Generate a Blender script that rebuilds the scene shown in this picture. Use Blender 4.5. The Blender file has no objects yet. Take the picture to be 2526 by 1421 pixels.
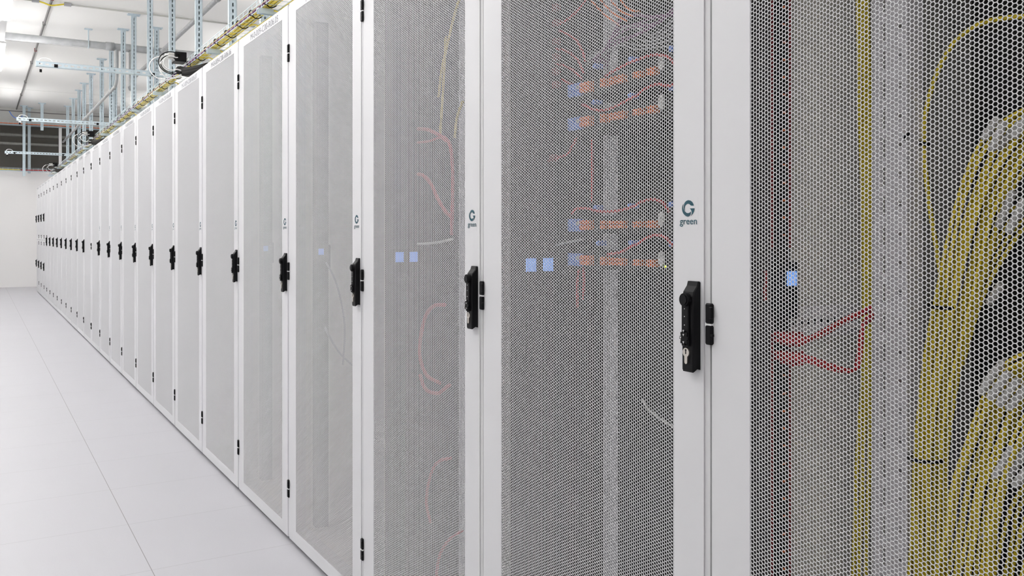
import bpy, math, random
import numpy as np
from mathutils import Vector, Matrix
R = math.radians
random.seed(7)
C = bpy.context.scene.collection
sc = bpy.context.scene

# ------------------------------------------------------------------ camera, exposure
CAMH = 1.265
YAW = 31.35
FPX = 2167.0
cam_d = bpy.data.cameras.new('camera')
cam = bpy.data.objects.new('camera', cam_d); C.objects.link(cam)
cam.location = (0, 0, CAMH)
cam.rotation_euler = (R(90), 0, -R(YAW))
cam_d.sensor_width = 36; cam_d.sensor_fit = 'HORIZONTAL'
cam_d.lens = 36 * FPX / 2526
cam_d.shift_x = 0.0
cam_d.shift_y = -(710.5 - 572) / 2526
cam_d.clip_start = 0.02; cam_d.clip_end = 100
sc.camera = cam
sc.view_settings.view_transform = 'Standard'
sc.view_settings.look = 'None'
sc.view_settings.exposure = 0.0
sc.view_settings.gamma = 1
sc.view_settings.use_curve_mapping = False
sc.cycles.max_bounces = 7
sc.cycles.diffuse_bounces = 4
sc.cycles.use_denoising = True
w = bpy.data.worlds.new('world'); sc.world = w; w.use_nodes = True
w.node_tree.nodes['Background'].inputs[0].default_value = (0.9, 0.93, 1, 1)
w.node_tree.nodes['Background'].inputs[1].default_value = 0.3

LAMP_W = 36.5          # emission of the lit diffusers
CEIL = 4.10            # ceiling height
P0 = 1.0836            # lateral position of the row of doors
W = 0.8                # cabinet pitch
S0 = 1.1175            # where the first seam stands along the row
T_ = math.tan(R(YAW)); CT = math.cos(R(YAW))
ZT = 2.191             # cabinet / door top
def at(px, py, X):
    """point of the scene standing at lateral distance X that the photo shows at px, py"""
    a = math.atan((px - 1263) / FPX) + R(YAW)
    s = X / math.tan(a)
    return Vector((X, s, CAMH + (572 - py) * CT * (s + X * T_) / FPX))

# ------------------------------------------------------------------ materials
def mat(name, col, rough=0.5, metal=0.0, emit=None, bump=0, var=0.0, scale=30, spec=0.5):
    m = bpy.data.materials.new(name); m.use_nodes = True
    nt = m.node_tree; b = nt.nodes['Principled BSDF']
    b.inputs['Base Color'].default_value = (*col, 1)
    b.inputs['Roughness'].default_value = rough
    b.inputs['Metallic'].default_value = metal
    b.inputs['Specular IOR Level'].default_value = spec
    if emit:
        b.inputs['Emission Color'].default_value = (*emit[0], 1)
        b.inputs['Emission Strength'].default_value = emit[1]
    if var or bump:
        tc = nt.nodes.new('ShaderNodeTexCoord')
        n = nt.nodes.new('ShaderNodeTexNoise'); n.inputs['Scale'].default_value = scale
        n.inputs['Detail'].default_value = 4
        nt.links.new(tc.outputs['Object'], n.inputs['Vector'])
        if var:
            mx = nt.nodes.new('ShaderNodeMix'); mx.data_type = 'RGBA'
            mx.inputs[6].default_value = (*[c * (1 - var) for c in col], 1)
            mx.inputs[7].default_value = (*[min(1, c * (1 + var)) for c in col], 1)
            nt.links.new(n.outputs['Fac'], mx.inputs[0])
            nt.links.new(mx.outputs[2], b.inputs['Base Color'])
        if bump:
            bp = nt.nodes.new('ShaderNodeBump'); bp.inputs['Strength'].default_value = bump
            bp.inputs['Distance'].default_value = 0.002
            nt.links.new(n.outputs['Fac'], bp.inputs['Height'])
            nt.links.new(bp.outputs['Normal'], b.inputs['Normal'])
    return m
M = {}
M['paint'] = mat('door_paint', (.72, .72, .735), .45, bump=.03, scale=900)
M['frame'] = mat('frame_paint', (.66, .66, .67), .5)
M['panel'] = mat('side_panel_grey', (.80, .775, .72), .6)
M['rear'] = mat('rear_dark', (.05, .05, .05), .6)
M['plinth'] = mat('plinth_grey', (.12, .115, .12), .6)
M['galv'] = mat('galvanised', (.57, .665, .72), .45, .35, var=.12, scale=25)
M['pipe'] = mat('galvanised_pipe', (.42, .43, .44), .6, .2, var=.25, scale=14)
M['black'] = mat('black_plastic', (.004, .004, .005), .48, spec=.18)
M['blackm'] = mat('black_matt', (.013, .012, .011), .65, spec=.3)
M['chrome'] = mat('nickel', (.72, .68, .62), .25, .9)
M['white'] = mat('white_plastic', (.8, .8, .8), .4)
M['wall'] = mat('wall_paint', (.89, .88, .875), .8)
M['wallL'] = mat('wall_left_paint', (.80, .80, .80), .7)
M['beam'] = mat('beam_paint', (.55, .55, .53), .8, var=.1, scale=4)
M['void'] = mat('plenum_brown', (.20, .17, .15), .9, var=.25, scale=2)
M['grille'] = mat('grille_grey', (.22, .22, .20), .6, .3)
M['yellow'] = mat('yellow_jacket', (.72, .54, .015), .4)
M['yellow_b'] = mat('yellow_jacket_bright', (.86, .70, .07), .4)
M['red'] = mat('red_jacket', (.50, .012, .016), .4)
M['redd'] = mat('red_housing', (.22, .012, .016), .45)
M['orange'] = mat('orange_adapter', (.85, .17, .03), .45)
M['blue'] = mat('blue_clip', (.11, .25, .75), .5)
M['violet'] = mat('violet_jacket', (.17, .05, .15), .45)
M['clear'] = mat('connector_clear', (.58, .57, .55), .35)
M['greyc'] = mat('grey_jacket', (.40, .40, .42), .5)
M['teal'] = mat('logo_teal', (.008, .075, .105), .5)
M['text'] = mat('header_text_grey', (.22, .225, .25), .6)
M['conduit'] = mat('conduit_grey', (.16, .15, .15), .5)
M['conduit_l'] = mat('conduit_light', (.55, .55, .52), .5)
M['display'] = mat('display_blue', (.10, .2, .5), .3, emit=((.20, .42, 1.0), .75))
M['led'] = mat('status_led', (.5, .7, 0), .3, emit=((.6, .9, .05), 2.0))
M['lamp'] = mat('lamp_diffuser', (1, 1, 1), .4, emit=((1, .985, .97), LAMP_W))
M['added_glow'] = mat('added_ceiling_glow', (1, 1, 1), .4, emit=((1, .985, .97), LAMP_W * .95))  # extra glow added on the lamp tops to brighten the ceiling
M['rail'] = mat('rail_zinc', (.82, .80, .84), .5)

def floor_mat():
    m = bpy.data.materials.new('floor_tiles'); m.use_nodes = True
    nt = m.node_tree; b = nt.nodes['Principled BSDF']
    b.inputs['Roughness'].default_value = .42
    b.inputs['Specular IOR Level'].default_value = .4
    g = nt.nodes.new('ShaderNodeNewGeometry'); sp = nt.nodes.new('ShaderNodeSeparateXYZ')
    nt.links.new(g.outputs['Position'], sp.inputs[0])
    def mth(op, a, bb=None):
        n = nt.nodes.new('ShaderNodeMath'); n.operation = op
        for i, v in enumerate((a, bb)):
            if v is None: continue
            if isinstance(v, (int, float)): n.inputs[i].default_value = v
            else: nt.links.new(v, n.inputs[i])
        return n.outputs[0]
    def joint(ax, off, wdt):
        q = mth('SUBTRACT', sp.outputs[ax], off - 600.0)
        f = mth('FRACT', mth('DIVIDE', mth('ADD', q, .3), .6))
        d = mth('MULTIPLY', mth('ABSOLUTE', mth('SUBTRACT', f, .5)), .6)
        return mth('LESS_THAN', d, wdt)
    jx = joint(0, .5586, .0013); jy = mth('MULTIPLY', joint(1, 4.107, .0011), .55)
    j = mth('MAXIMUM', jx, jy)
    n = nt.nodes.new('ShaderNodeTexNoise'); n.inputs['Scale'].default_value = 260; n.inputs['Detail'].default_value = 3
    nt.links.new(g.outputs['Position'], n.inputs['Vector'])
    n2 = nt.nodes.new('ShaderNodeTexNoise'); n2.inputs['Scale'].default_value = 1.6
    nt.links.new(g.outputs['Position'], n2.inputs['Vector'])
    mx = nt.nodes.new('ShaderNodeMix'); mx.data_type = 'RGBA'
    mx.inputs[6].default_value = (.52, .515, .545, 1); mx.inputs[7].default_value = (.61, .605, .64, 1)
    nt.links.new(mth('ADD', mth('MULTIPLY', n.outputs['Fac'], .6), mth('MULTIPLY', n2.outputs['Fac'], .4)), mx.inputs[0])
    mj = nt.nodes.new('ShaderNodeMix'); mj.data_type = 'RGBA'
    mj.inputs[7].default_value = (.16, .15, .15, 1)
    nt.links.new(mx.outputs[2], mj.inputs[6]); nt.links.new(mth('MULTIPLY', j, .8), mj.inputs[0])
    nt.links.new(mj.outputs[2], b.inputs['Base Color'])
    return m
M['floor'] = floor_mat()

def ceil_mat():
    m = mat('ceiling_panels', (.88, .875, .86), .9)
    nt = m.node_tree; b = nt.nodes['Principled BSDF']
    g = nt.nodes.new('ShaderNodeNewGeometry'); sp = nt.nodes.new('ShaderNodeSeparateXYZ')
    nt.links.new(g.outputs['Position'], sp.inputs[0])
    def mth(op, a, bb=None):
        n = nt.nodes.new('ShaderNodeMath'); n.operation = op
        for i, v in enumerate((a, bb)):
            if v is None: continue
            if isinstance(v, (int, float)): n.inputs[i].default_value = v
            else: nt.links.new(v, n.inputs[i])
        return n.outputs[0]
    f = mth('FRACT', mth('DIVIDE', mth('ADD', sp.outputs[1], 2.5), 5.0))
    j = mth('LESS_THAN', mth('ABSOLUTE', mth('SUBTRACT', f, .5)), .0016)
    mj = nt.nodes.new('ShaderNodeMix'); mj.data_type = 'RGBA'
    mj.inputs[6].default_value = (.88, .875, .86, 1); mj.inputs[7].default_value = (.45, .45, .44, 1)
    nt.links.new(j, mj.inputs[0]); nt.links.new(mj.outputs[2], b.inputs['Base Color'])
    return m
M['ceiling'] = ceil_mat()

# ------------------------------------------------------------------ mesh helpers
class MB:
    def __init__(s): s.v = []; s.f = []; s.m = []; s.cur = 0
    def _add(s, vs, fs):
        o = len(s.v); s.v += [tuple(p) for p in vs]
        for f in fs: s.f.append([o + i for i in f]); s.m.append(s.cur)
        return s
    def box(s, x0, x1, y0, y1, z0, z1, c=0.0):
        if c <= 0:
            vs = [(x, y, z) for x in (x0, x1) for y in (y0, y1) for z in (z0, z1)]
            return s._add(vs, [(0, 1, 3, 2), (4, 6, 7, 5), (0, 4, 5, 1), (2, 3, 7, 6), (0, 2, 6, 4), (1, 5, 7, 3)])
        # chamfered along x faces (edges of the front rectangle)
        r0 = [(y0 + c, z0), (y1 - c, z0), (y1, z0 + c), (y1, z1 - c), (y1 - c, z1), (y0 + c, z1), (y0, z1 - c), (y0, z0 + c)]
        ri = [(min(max(y, y0 + c), y1 - c), min(max(z, z0 + c), z1 - c)) for y, z in r0]
        vs = []
        for x, ring in ((x0, ri), (x0 + c, r0), (x1, r0)):
            vs += [(x, y, z) for y, z in ring]
        fs = [tuple(range(7, -1, -1)), tuple(range(16, 24))]
        for k in range(2):
            for i in range(8):
                j = (i + 1) % 8
                fs.append((k * 8 + i, k * 8 + j, k * 8 + 8 + j, k * 8 + 8 + i))
        return s._add(vs, fs)
    def prism(s, poly, a0, a1, axis):
        """poly: 2D outline; extruded along axis from a0 to a1"""
        n = len(poly)
        def P(p, a):
            if axis == 0: return (a, p[0], p[1])
            if axis == 1: return (p[0], a, p[1])
            return (p[0], p[1], a)
        vs = [P(p, a0) for p in poly] + [P(p, a1) for p in poly]
        fs = [tuple(range(n - 1, -1, -1)), tuple(range(n, 2 * n))]
        fs += [(i, (i + 1) % n, n + (i + 1) % n, n + i) for i in range(n)]
        return s._add(vs, fs)
    def cyl(s, c, r, h, axis=0, n=20, r2=None):
        r2 = r if r2 is None else r2
        vs = []
        for k, rr in ((0, r), (1, r2)):
            for i in range(n):
                a = 2 * math.pi * i / n; p = [rr * math.cos(a), rr * math.sin(a)]
                q = list(c); oth = [x for x in range(3) if x != axis]
                q[oth[0]] += p[0]; q[oth[1]] += p[1]; q[axis] += h * k
                vs.append(q)
        fs = [tuple(range(n - 1, -1, -1)), tuple(range(n, 2 * n))]
        fs += [(i, (i + 1) % n, n + (i + 1) % n, n + i) for i in range(n)]
        return s._add(vs, fs)
    def tube(s, pts, r, n=8, cap=True):
        pts = [Vector(p) for p in pts]; m = len(pts)
        t0 = (pts[1] - pts[0]).normalized()
        up = Vector((0, 0, 1)) if abs(t0.z) < .9 else Vector((1, 0, 0))
        nrm = (up - t0 * up.dot(t0)).normalized(); vs = []
        for i in range(m):
            if i == 0: t = pts[1] - pts[0]
            elif i == m - 1: t = pts[-1] - pts[-2]
            else: t = (pts[i + 1] - pts[i]).normalized() + (pts[i] - pts[i - 1]).normalized()
            if t.length < 1e-9: t = t0.copy()
            t.normalize()
            nrm = nrm - t * nrm.dot(t)
            nrm = nrm.normalized() if nrm.length > 1e-6 else Vector((1, 0, 0))
            b = t.cross(nrm)
            rr = r[i] if isinstance(r, (list, tuple)) else r
            for k in range(n):
                a = 2 * math.pi * k / n
                vs.append(pts[i] + nrm * rr * math.cos(a) + b * rr * math.sin(a))
        fs = []
        for i in range(m - 1):
            for k in range(n):
                j = (k + 1) % n
                fs.append((i * n + k, i * n + j, (i + 1) * n + j, (i + 1) * n + k))
        if cap:
            fs += [tuple(range(n - 1, -1, -1)), tuple(range((m - 1) * n, m * n))]
        return s._add(vs, fs)
    def mesh(s, name, mats, smooth=False):
        me = bpy.data.meshes.new(name); me.from_pydata(s.v, [], s.f)
        for mm in (mats if isinstance(mats, (list, tuple)) else [mats]): me.materials.append(mm)
        me.polygons.foreach_set('material_index', s.m)
        if smooth: me.polygons.foreach_set('use_smooth', [len(f) == 4 for f in s.f])
        me.update()
        return me
    def build(s, name, mats, parent=None, smooth=False):
        return put(name, s.mesh(name, mats, smooth), parent)
def put(name, me, parent=None, loc=None):
    o = bpy.data.objects.new(name, me); C.objects.link(o)
    if parent: o.parent = parent
    if loc: o.location = loc
    return o
def spline(pts, k=8):
    """Catmull-Rom through the points"""
    P = [Vector(p) for p in pts]
    if len(P) < 3: return P
    P = [P[0] * 2 - P[1]] + P + [P[-1] * 2 - P[-2]]
    out = []
    for i in range(1, len(P) - 2):
        a, b, c, d = P[i - 1:i + 3]
        for j in range(k):
            t = j / k
            out.append(.5 * ((2 * b) + (c - a) * t + (2 * a - 5 * b + 4 * c - d) * t * t + (3 * b - a - 3 * c + d) * t ** 3))
    out.append(P[-2]); return out
def tag(o, label=None, cat=None, group=None, kind=None):
    if label: o['label'] = label
    if cat: o['category'] = cat
    if group: o['group'] = group
    if kind: o['kind'] = kind
    return o
def thing(name, label, cat, loc=(0, 0, 0), group=None):
    o = bpy.data.objects.new(name, None); C.objects.link(o); o.location = loc
    o.empty_display_size = .1
    return tag(o, label, cat, group)
def struct(name, mb, m):
    return tag(mb.build(name, m), kind='structure')
ORD = 'nearest second third fourth fifth sixth seventh eighth ninth tenth eleventh twelfth thirteenth fourteenth fifteenth sixteenth seventeenth eighteenth nineteenth twentieth'.split()
ORD += ['twenty-first', 'twenty-second', 'twenty-third', 'twenty-fourth', 'twenty-fifth', 'farthest']

# ------------------------------------------------------------------ room shell
XL, XR, YF, YB = -1.9, 6.2, -2.6, 23.08
struct('floor', MB().box(XL - .1, XR + .1, YF - .1, YB + .1, -.1, 0), M['floor'])
struct('ceiling', MB().box(XL - .1, XR + .1, YF - .1, YB + 3.2, CEIL, CEIL + .1), M['ceiling'])
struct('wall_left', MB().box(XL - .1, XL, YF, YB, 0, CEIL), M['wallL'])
struct('wall_right', MB().box(XR, XR + .1, YF, YB, 0, CEIL), M['wall'])
struct('wall_front', MB().box(XL, XR, YF - .1, YF, 0, CEIL), M['wall'])
WZ = 2.665      # top of the solid part of the far wall
OZ = 3.74       # top of the grille opening
struct('wall_back', MB().box(XL, XR, YB, YB + .12, 0, WZ), M['wall'])
struct('trim_1', MB().box(XL, XR, YB - .02, YB + .25, OZ, CEIL), M['beam'])          # lintel above the grille
struct('trim_2', MB().box(1.64, 1.70, YB - .01, YB + .1, WZ, OZ).box(3.9, 4.0, YB - .01, YB + .1, WZ, OZ), M['wall'])  # posts in the opening
struct('baseboard_back', MB().box(XL, XR, YB - .012, YB, 0, .05), M['wall'])
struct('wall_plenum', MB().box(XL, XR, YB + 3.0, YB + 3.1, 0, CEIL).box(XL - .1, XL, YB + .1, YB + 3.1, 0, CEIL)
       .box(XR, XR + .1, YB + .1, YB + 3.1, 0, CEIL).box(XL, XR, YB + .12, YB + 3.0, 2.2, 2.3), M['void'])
g = MB()
x = XL
while x < 3.9:
    g.box(x, x + .004, YB + .03, YB + .034, WZ, OZ); x += .028
z = WZ
while z < OZ:
    g.box(XL, 3.9, YB + .035, YB + .039, z, z + .004); z += .028
gr = g.build('wire_grille', M['grille'])
tag(gr, 'dark wire mesh grille above the white far wall', 'grille')
for i, (zz, yy, r, lab) in enumerate(((3.33, .5, .030, 'light pipe crossing behind the far grille, lower of the two'),
                                      (3.58, 1.0, .035, 'pipe crossing behind the far grille, upper of the two'))):
    tag(MB().tube([(XL + .01, YB + yy, zz), (6.1, YB + yy, zz)], r, 12).build('plenum_pipe', M['conduit_l'], smooth=True), lab, 'pipe', 'pipes behind the grille')

# ------------------------------------------------------------------ ceiling luminaires (a trunking with lit diffusers)
LX, LZ = .255, 3.565
tr = thing('light_trunking', 'white lamp trunking running along the ceiling at top left', 'light trunking', (LX, 10, LZ))
MB().box(-.032, .032, -12, 12.8, .035, .075).build('trunk', M['white'], tr)
for yy in (-6, -2.5, 1, 4.5, 8, 11.5):
    MB().tube([(0, yy, .07), (0, yy, CEIL - LZ)], .004, 6).build('hanger_rod', M['galv'], tr)
ys = []
y = 12.45 + 3.45 * 2
while y > 0: ys.append(y); y -= 3.45
lamp_lab = {2: 'lit white strip lamp at the left edge, lower of the two in view', 3: 'lit white strip lamp in the top left corner, nearer of the two in view'}
def lamp_mesh():
    a = MB().box(-.044, .044, 0, 1.95, -.018, .010).mesh('diffuser', M['lamp'])
    b = MB().box(-.050, .050, -.012, 1.962, .010, .034).mesh('lamp_body', M['white'])
    c = MB().box(-.049, -.036, 0, 1.95, .034, .0365).box(.036, .049, 0, 1.95, .034, .0365).mesh('added_uplight', M['added_glow'])  # added glowing strips that throw light upward
    return a, b, c
la, lb, lc = lamp_mesh()
for i, y in enumerate(ys):
    o = thing('strip_lamp', lamp_lab.get(i, 'lit white strip lamp on the trunking, outside the photo, %s from the far wall' % ORD[i + 1 if i else 0]), 'lamp', (LX, y, LZ), 'strip lamps on the trunking')
    put('diffuser', la, o); put('lamp_body', lb, o); put('added_uplight', lc, o)
for i, y in enumerate(ys + [ys[-1] - 3.45]):     # unseen lamp line added on the left to spread the light
    o = thing('strip_lamp', 'added unseen fill lamp over the left half of the aisle, %s from the far wall' % (ORD[i] if i else 'first'), 'lamp', (-1.1, y, LZ), 'added fill lamps over the left half of the aisle')
    put('diffuser', la, o); put('lamp_body', lb, o); put('added_uplight', lc, o)
    for q in (.2, 1.75): MB().tube([(0, q, .034), (0, q, CEIL - LZ)], .004, 6).build('hanger_rod', M['galv'], o)
for i, y in enumerate(ys):     # unseen lamps added behind the row to even out the ceiling
    o = thing('strip_lamp', 'added unseen fill lamp over the aisle behind the cabinets, %s from the far wall' % (ORD[i] if i else 'first'), 'lamp', (3.5, y, LZ), 'added fill lamps over the rear aisle')
    put('diffuser', la, o); put('lamp_body', lb, o); put('added_uplight', lc, o)
    for q in (.2, 1.75): MB().tube([(0, q, .034), (0, q, CEIL - LZ)], .004, 6).build('hanger_rod', M['galv'], o)

# ------------------------------------------------------------------ perforated door panel (real holes, real sheet thickness)
U0, U1, ZM0, ZM1 = .094, .710, .072, 2.1455
def perf(name, z0, z1, a=.0060, b=.0065, q=.85, t=.0012):
    nc = int(round((U1 - U0 + .006) / a)); nr = int(round((z1 - z0 + .006) / b)) + 1
    hx = np.array([2 / 3, 1 / 3, -1 / 3, -2 / 3, -1 / 3, 1 / 3]) * a
    hz = np.array([0, .5, .5, 0, -.5, -.5]) * b
    ci, ri = np.meshgrid(np.arange(nc), np.arange(nr), indexing='ij')
    cu = (U0 - .003 + (ci + .5) * a).ravel(); cz = (z0 - .003 + ri * b + (ci % 2) * b / 2).ravel()
    N = cu.size
    v = np.zeros((N, 18, 3), np.float32)
    v[:, 0:6, 1] = cu[:, None] + hx; v[:, 0:6, 2] = cz[:, None] + hz
    v[:, 6:12, 1] = cu[:, None] + hx * q; v[:, 6:12, 2] = cz[:, None] + hz * q
    v[:, 12:18] = v[:, 6:12]; v[:, 12:18, 0] = t
    f = []
    for i in range(6):
        j = (i + 1) % 6
        f.append((i, 6 + i, 6 + j, j)); f.append((6 + i, 12 + i, 12 + j, 6 + j))
    f = np.array(f, np.int32)
    F = (np.arange(N, dtype=np.int32)[:, None, None] * 18 + f[None]).reshape(-1, 4)
    me = bpy.data.meshes.new(name)
    me.vertices.add(N * 18); me.vertices.foreach_set('co', v.reshape(-1))
    me.loops.add(F.size); me.loops.foreach_set('vertex_index', F.reshape(-1))
    me.polygons.add(len(F)); me.polygons.foreach_set('loop_start', np.arange(len(F), dtype=np.int32) * 4)
    me.polygons.foreach_set('loop_total', np.full(len(F), 4, np.int32))
    me.materials.append(M['paint']); me.update(calc_edges=True)
    return me
perf_full = perf('perforated_panel', ZM0, ZM1)
perf_low = perf('perforated_panel', ZM0, 1.055); perf_up = perf('perforated_panel', 1.165, ZM1)

# ------------------------------------------------------------------ cabinet meshes. local: x into the cabinet, y along the row, z up
def mir(y, m): return (.8 - y) if m else y
def ybox(mb, m, x0, x1, y0, y1, z0, z1, c=0):
    a, b = sorted((mir(y0, m), mir(y1, m))); return mb.box(x0, x1, a, b, z0, z1, c)
def door_mesh(m, z0, z1, mz0, mz1):
    d = MB()
    e = -.0008
    for (a, b, c, dd) in ((.017, U0, z0, z1), (U1, .797, z0, z1), (U0, U1, mz1, z1), (U0, U1, z0, mz0)):
        ybox(d, m, e, .003, a, b, c, dd)
    # folded edges of the sheet
    ybox(d, m, .003, .022, .017, .021, z0, z1); ybox(d, m, .003, .022, .793, .797, z0, z1)
    ybox(d, m, .003, .022, .021, .793, z1 - .004, z1); ybox(d, m, .003, .022, .021, .793, z0, z0 + .004)
    return d.mesh('door', M['paint'])
doorM = {(m, h): door_mesh(m, *zz) for m in (0, 1) for h, zz in (('f', (.023, ZT, ZM0, ZM1)), ('l', (.023, 1.105, ZM0, 1.055)), ('u', (1.112, ZT, 1.165, ZM1)))}
def handle_mesh(m, dz=0):
    h = MB()
    zt, zb = 1.178 + dz, 1.019 + dz
    prof = [(-.001, zb + .004), (-.010, zb + .006), (-.0165, zb), (-.0183, zb + .004), (-.0183, zt - .026), (-.016, zt - .018), (-.008, zt - .008), (-.0055, zt), (-.001, zt)]
    a, b = sorted((mir(.025, m), mir(.054, m)))
    n = len(prof); e = .002
    rings = []
    for y, k in ((a, e), (a + e, 0), (b - e, 0), (b, e)):
        rings.append([(x + (k if x < -.004 else 0), y, min(max(z, zb + k), zt - k)) for x, z in prof])
    h._add(sum(rings, []), [tuple(range(n)), tuple(range(4 * n - 1, 3 * n - 1, -1))] +
           [(k * n + i, k * n + n + i, k * n + n + (i + 1) % n, k * n + (i + 1) % n) for k in range(3) for i in range(n)])
    return h.mesh('handle', M['black'])
def lever_mesh(m, dz=0):
    h = MB(); c = mir(.0405, m)
    h.box(-.0225, -.0178, c - .0075, c + .0105, 1.064 + dz, 1.146 + dz, .0015)
    h.cyl((-.0262, c, 1.146 + dz), .0115, .009, 0, 24)
    h.cyl((-.0282, c, 1.146 + dz), .0085, .002, 0, 24)
    for i in range(8):
        a = i * math.pi / 4
        h.box(-.0262, -.0235, c + .0085 * math.cos(a) - .0022, c + .0085 * math.cos(a) + .0022, 1.079 + dz + .0105 * math.sin(a) - .0025, 1.079 + dz + .0105 * math.sin(a) + .0025)
    h.cyl((-.0262, c, 1.079 + dz), .0085, .003, 0, 20)
    h.cur = 1
    for zz in (1.130, 1.1165, 1.1015):
        h.cyl((-.0232, c + .0015, zz + dz), .0009, .001, 0, 8)
    for dy, zz in ((0, 1.0915), (.0, 1.0845), (.0075, 1.079), (0, 1.0715)):
        h.prism([(c + dy - .0016, zz + dz + .0016), (c + dy, zz + dz - .002), (c + dy + .0016, zz + dz + .0016)], -.0272, -.0262, 0)
    return h.mesh('handle_lever', [M['black'], M['white']])
def lock_mesh(m, dz=0):
    h = MB(); c = mir(.0405, m)
    pts = []
    for i in range(15):
        a = R(-62 + i * 304 / 14); pts.append((c + .0080 * math.cos(a), 1.0535 + dz + .0080 * math.sin(a)))
    for i in range(7):
        a = R(180 + i * 30); pts.append((c + .0035 * math.cos(a), 1.0365 + dz + .0035 * math.sin(a)))
    h.prism(pts, -.0212, -.018, 0)
    h.cur = 1; h.box(-.0216, -.0211, c - .0009, c + .0009, 1.0505 + dz, 1.0575 + dz); h.cyl((-.0216, c, 1.0575 + dz), .0018, .0004, 0, 10)
    return h.mesh('lock_cylinder', [M['chrome'], M['black']])
def hinge_mesh(m, z0):
    h = MB()
    for (a, b) in ((0, .0335), (.0365, .0715)):
        ybox(h, m, -.0075, -.001, .7925, .8085, z0 + a, z0 + b, .0025)
    ybox(h, m, -.0095, -.006, .7895, .797, z0 + .045, z0 + .066, .0015)
    h.cur = 1; ybox(h, m, -.0070, -.001, .793, .808, z0 + .0335, z0 + .0365)
    h.cur = 0; ybox(h, m, -.009, -.004, .7885, .7925, z0 + .015, z0 + .019)
    return h.mesh('hinge', [M['black'], M['white']])
HZ = (.187, 1.070, 1.955)
hM = {m: handle_mesh(m) for m in (0, 1)}; lvM = {m: lever_mesh(m) for m in (0, 1)}; lkM = {m: lock_mesh(m) for m in (0, 1)}
hiM = {m: [hinge_mesh(m, z) for z in HZ] for m in (0, 1)}
# split cabinets: two short doors each
hS = {'u': (handle_mesh(1, .44), lever_mesh(1, .44), lock_mesh(1, .44)), 'l': (handle_mesh(1, -.49), lever_mesh(1, -.49), lock_mesh(1, -.49))}
hiS = {'u': [hinge_mesh(1, 1.955), hinge_mesh(1, 1.135)], 'l': [hinge_mesh(1, 1.005), hinge_mesh(1, .187)]}
# sticker with the G mark
def sticker_mesh():
    s = MB(); cu, czz = .0556, 1.307
    s.box(-.0010, -.0005, .031, .0815, 1.268, 1.327)
    s.cur = 1
    def add(pts):
        q = [(cu - (px - 553) / 215 * .0158, czz + (480 - py) / 287 * .0147) for px, py in pts]
        s.prism(q, -.0017, -.0011, 0)
    # split in convex-ish strips (outer, inner) pairs
    def band(outer, inner):
        n = max(len(outer), len(inner))
        def rs(a):
            out = []
            for i in range(n):
                t = i * (len(a) - 1) / (n - 1); k = min(int(t), len(a) - 2); f = t - k
                out.append((a[k][0] * (1 - f) + a[k + 1][0] * f, a[k][1] * (1 - f) + a[k + 1][1] * f))
            return out
        o, i_ = rs(outer), rs(inner)
        for k in range(n - 1): add([o[k], o[k + 1], i_[k + 1], i_[k]])
    band([(745, 385), (722, 325), (690, 265), (630, 215), (553, 197), (480, 225), (425, 290), (403, 370), (402, 450), (415, 520), (435, 560)],
         [(742, 393), (690, 396), (645, 385), (605, 338), (553, 318), (505, 330), (462, 365), (437, 410), (428, 460), (428, 510), (436, 562)])
    band([(378, 325), (350, 400), (338, 480), (345, 560), (372, 640), (420, 705), (480, 755), (540, 770), (597, 750), (632, 700), (642, 640), (643, 598)],
         [(378, 325), (370, 400), (374, 460), (392, 520), (420, 570), (455, 605), (495, 640), (535, 648), (575, 645), (605, 632), (625, 615), (643, 598)])
    band([(768, 487), (765, 540), (750, 600), (720, 655), (680, 705), (640, 748)],
         [(612, 487), (645, 525), (665, 570), (680, 625), (672, 690), (640, 748)])
    return s.mesh('sticker', [M['white'] if False else M['paint'], M['teal']])
stM = sticker_mesh()
TROT = (R(90), 0, R(-90))
def text_obj(name, body, size, width, loc, m, parent, bold=0.0):
    cu = bpy.data.curves.new(name, 'FONT'); cu.body = body; cu.size = size; cu.offset = bold
    cu.resolution_u = 3; cu.materials.append(m); cu.align_x = 'LEFT'
    o = bpy.data.objects.new(name, cu)
    if parent:
        me = bpy.data.meshes.new_from_object(o); bpy.data.objects.remove(o)
        o = bpy.data.objects.new(name, me)
    C.objects.link(o); o.parent = parent
    o.location = loc; o.rotation_euler = TROT
    return o, cu
# measure the built-in font once so the lettering gets its real width
_t, _c = text_obj('probe', 'M-0-009-C00-R06.05', 1.0, 1, (0, 0, 0), M['text'], None)
bpy.context.view_layer.update(); TW = _t.dimensions.x
_c.body = 'green'; bpy.context.view_layer.update(); GW = _t.dimensions.x
_c.body = 'M'; bpy.context.view_layer.update(); MH = _t.dimensions.y
bpy.data.objects.remove(_t)
greenC = bpy.data.curves.new('lettering', 'FONT'); greenC.body = 'green'; greenC.size = 1; greenC.offset = .006; greenC.resolution_u = 3; greenC.materials.append(M['teal'])
_g = bpy.data.objects.new('lettering', greenC); greenM = bpy.data.meshes.new_from_object(_g); bpy.data.objects.remove(_g)

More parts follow.
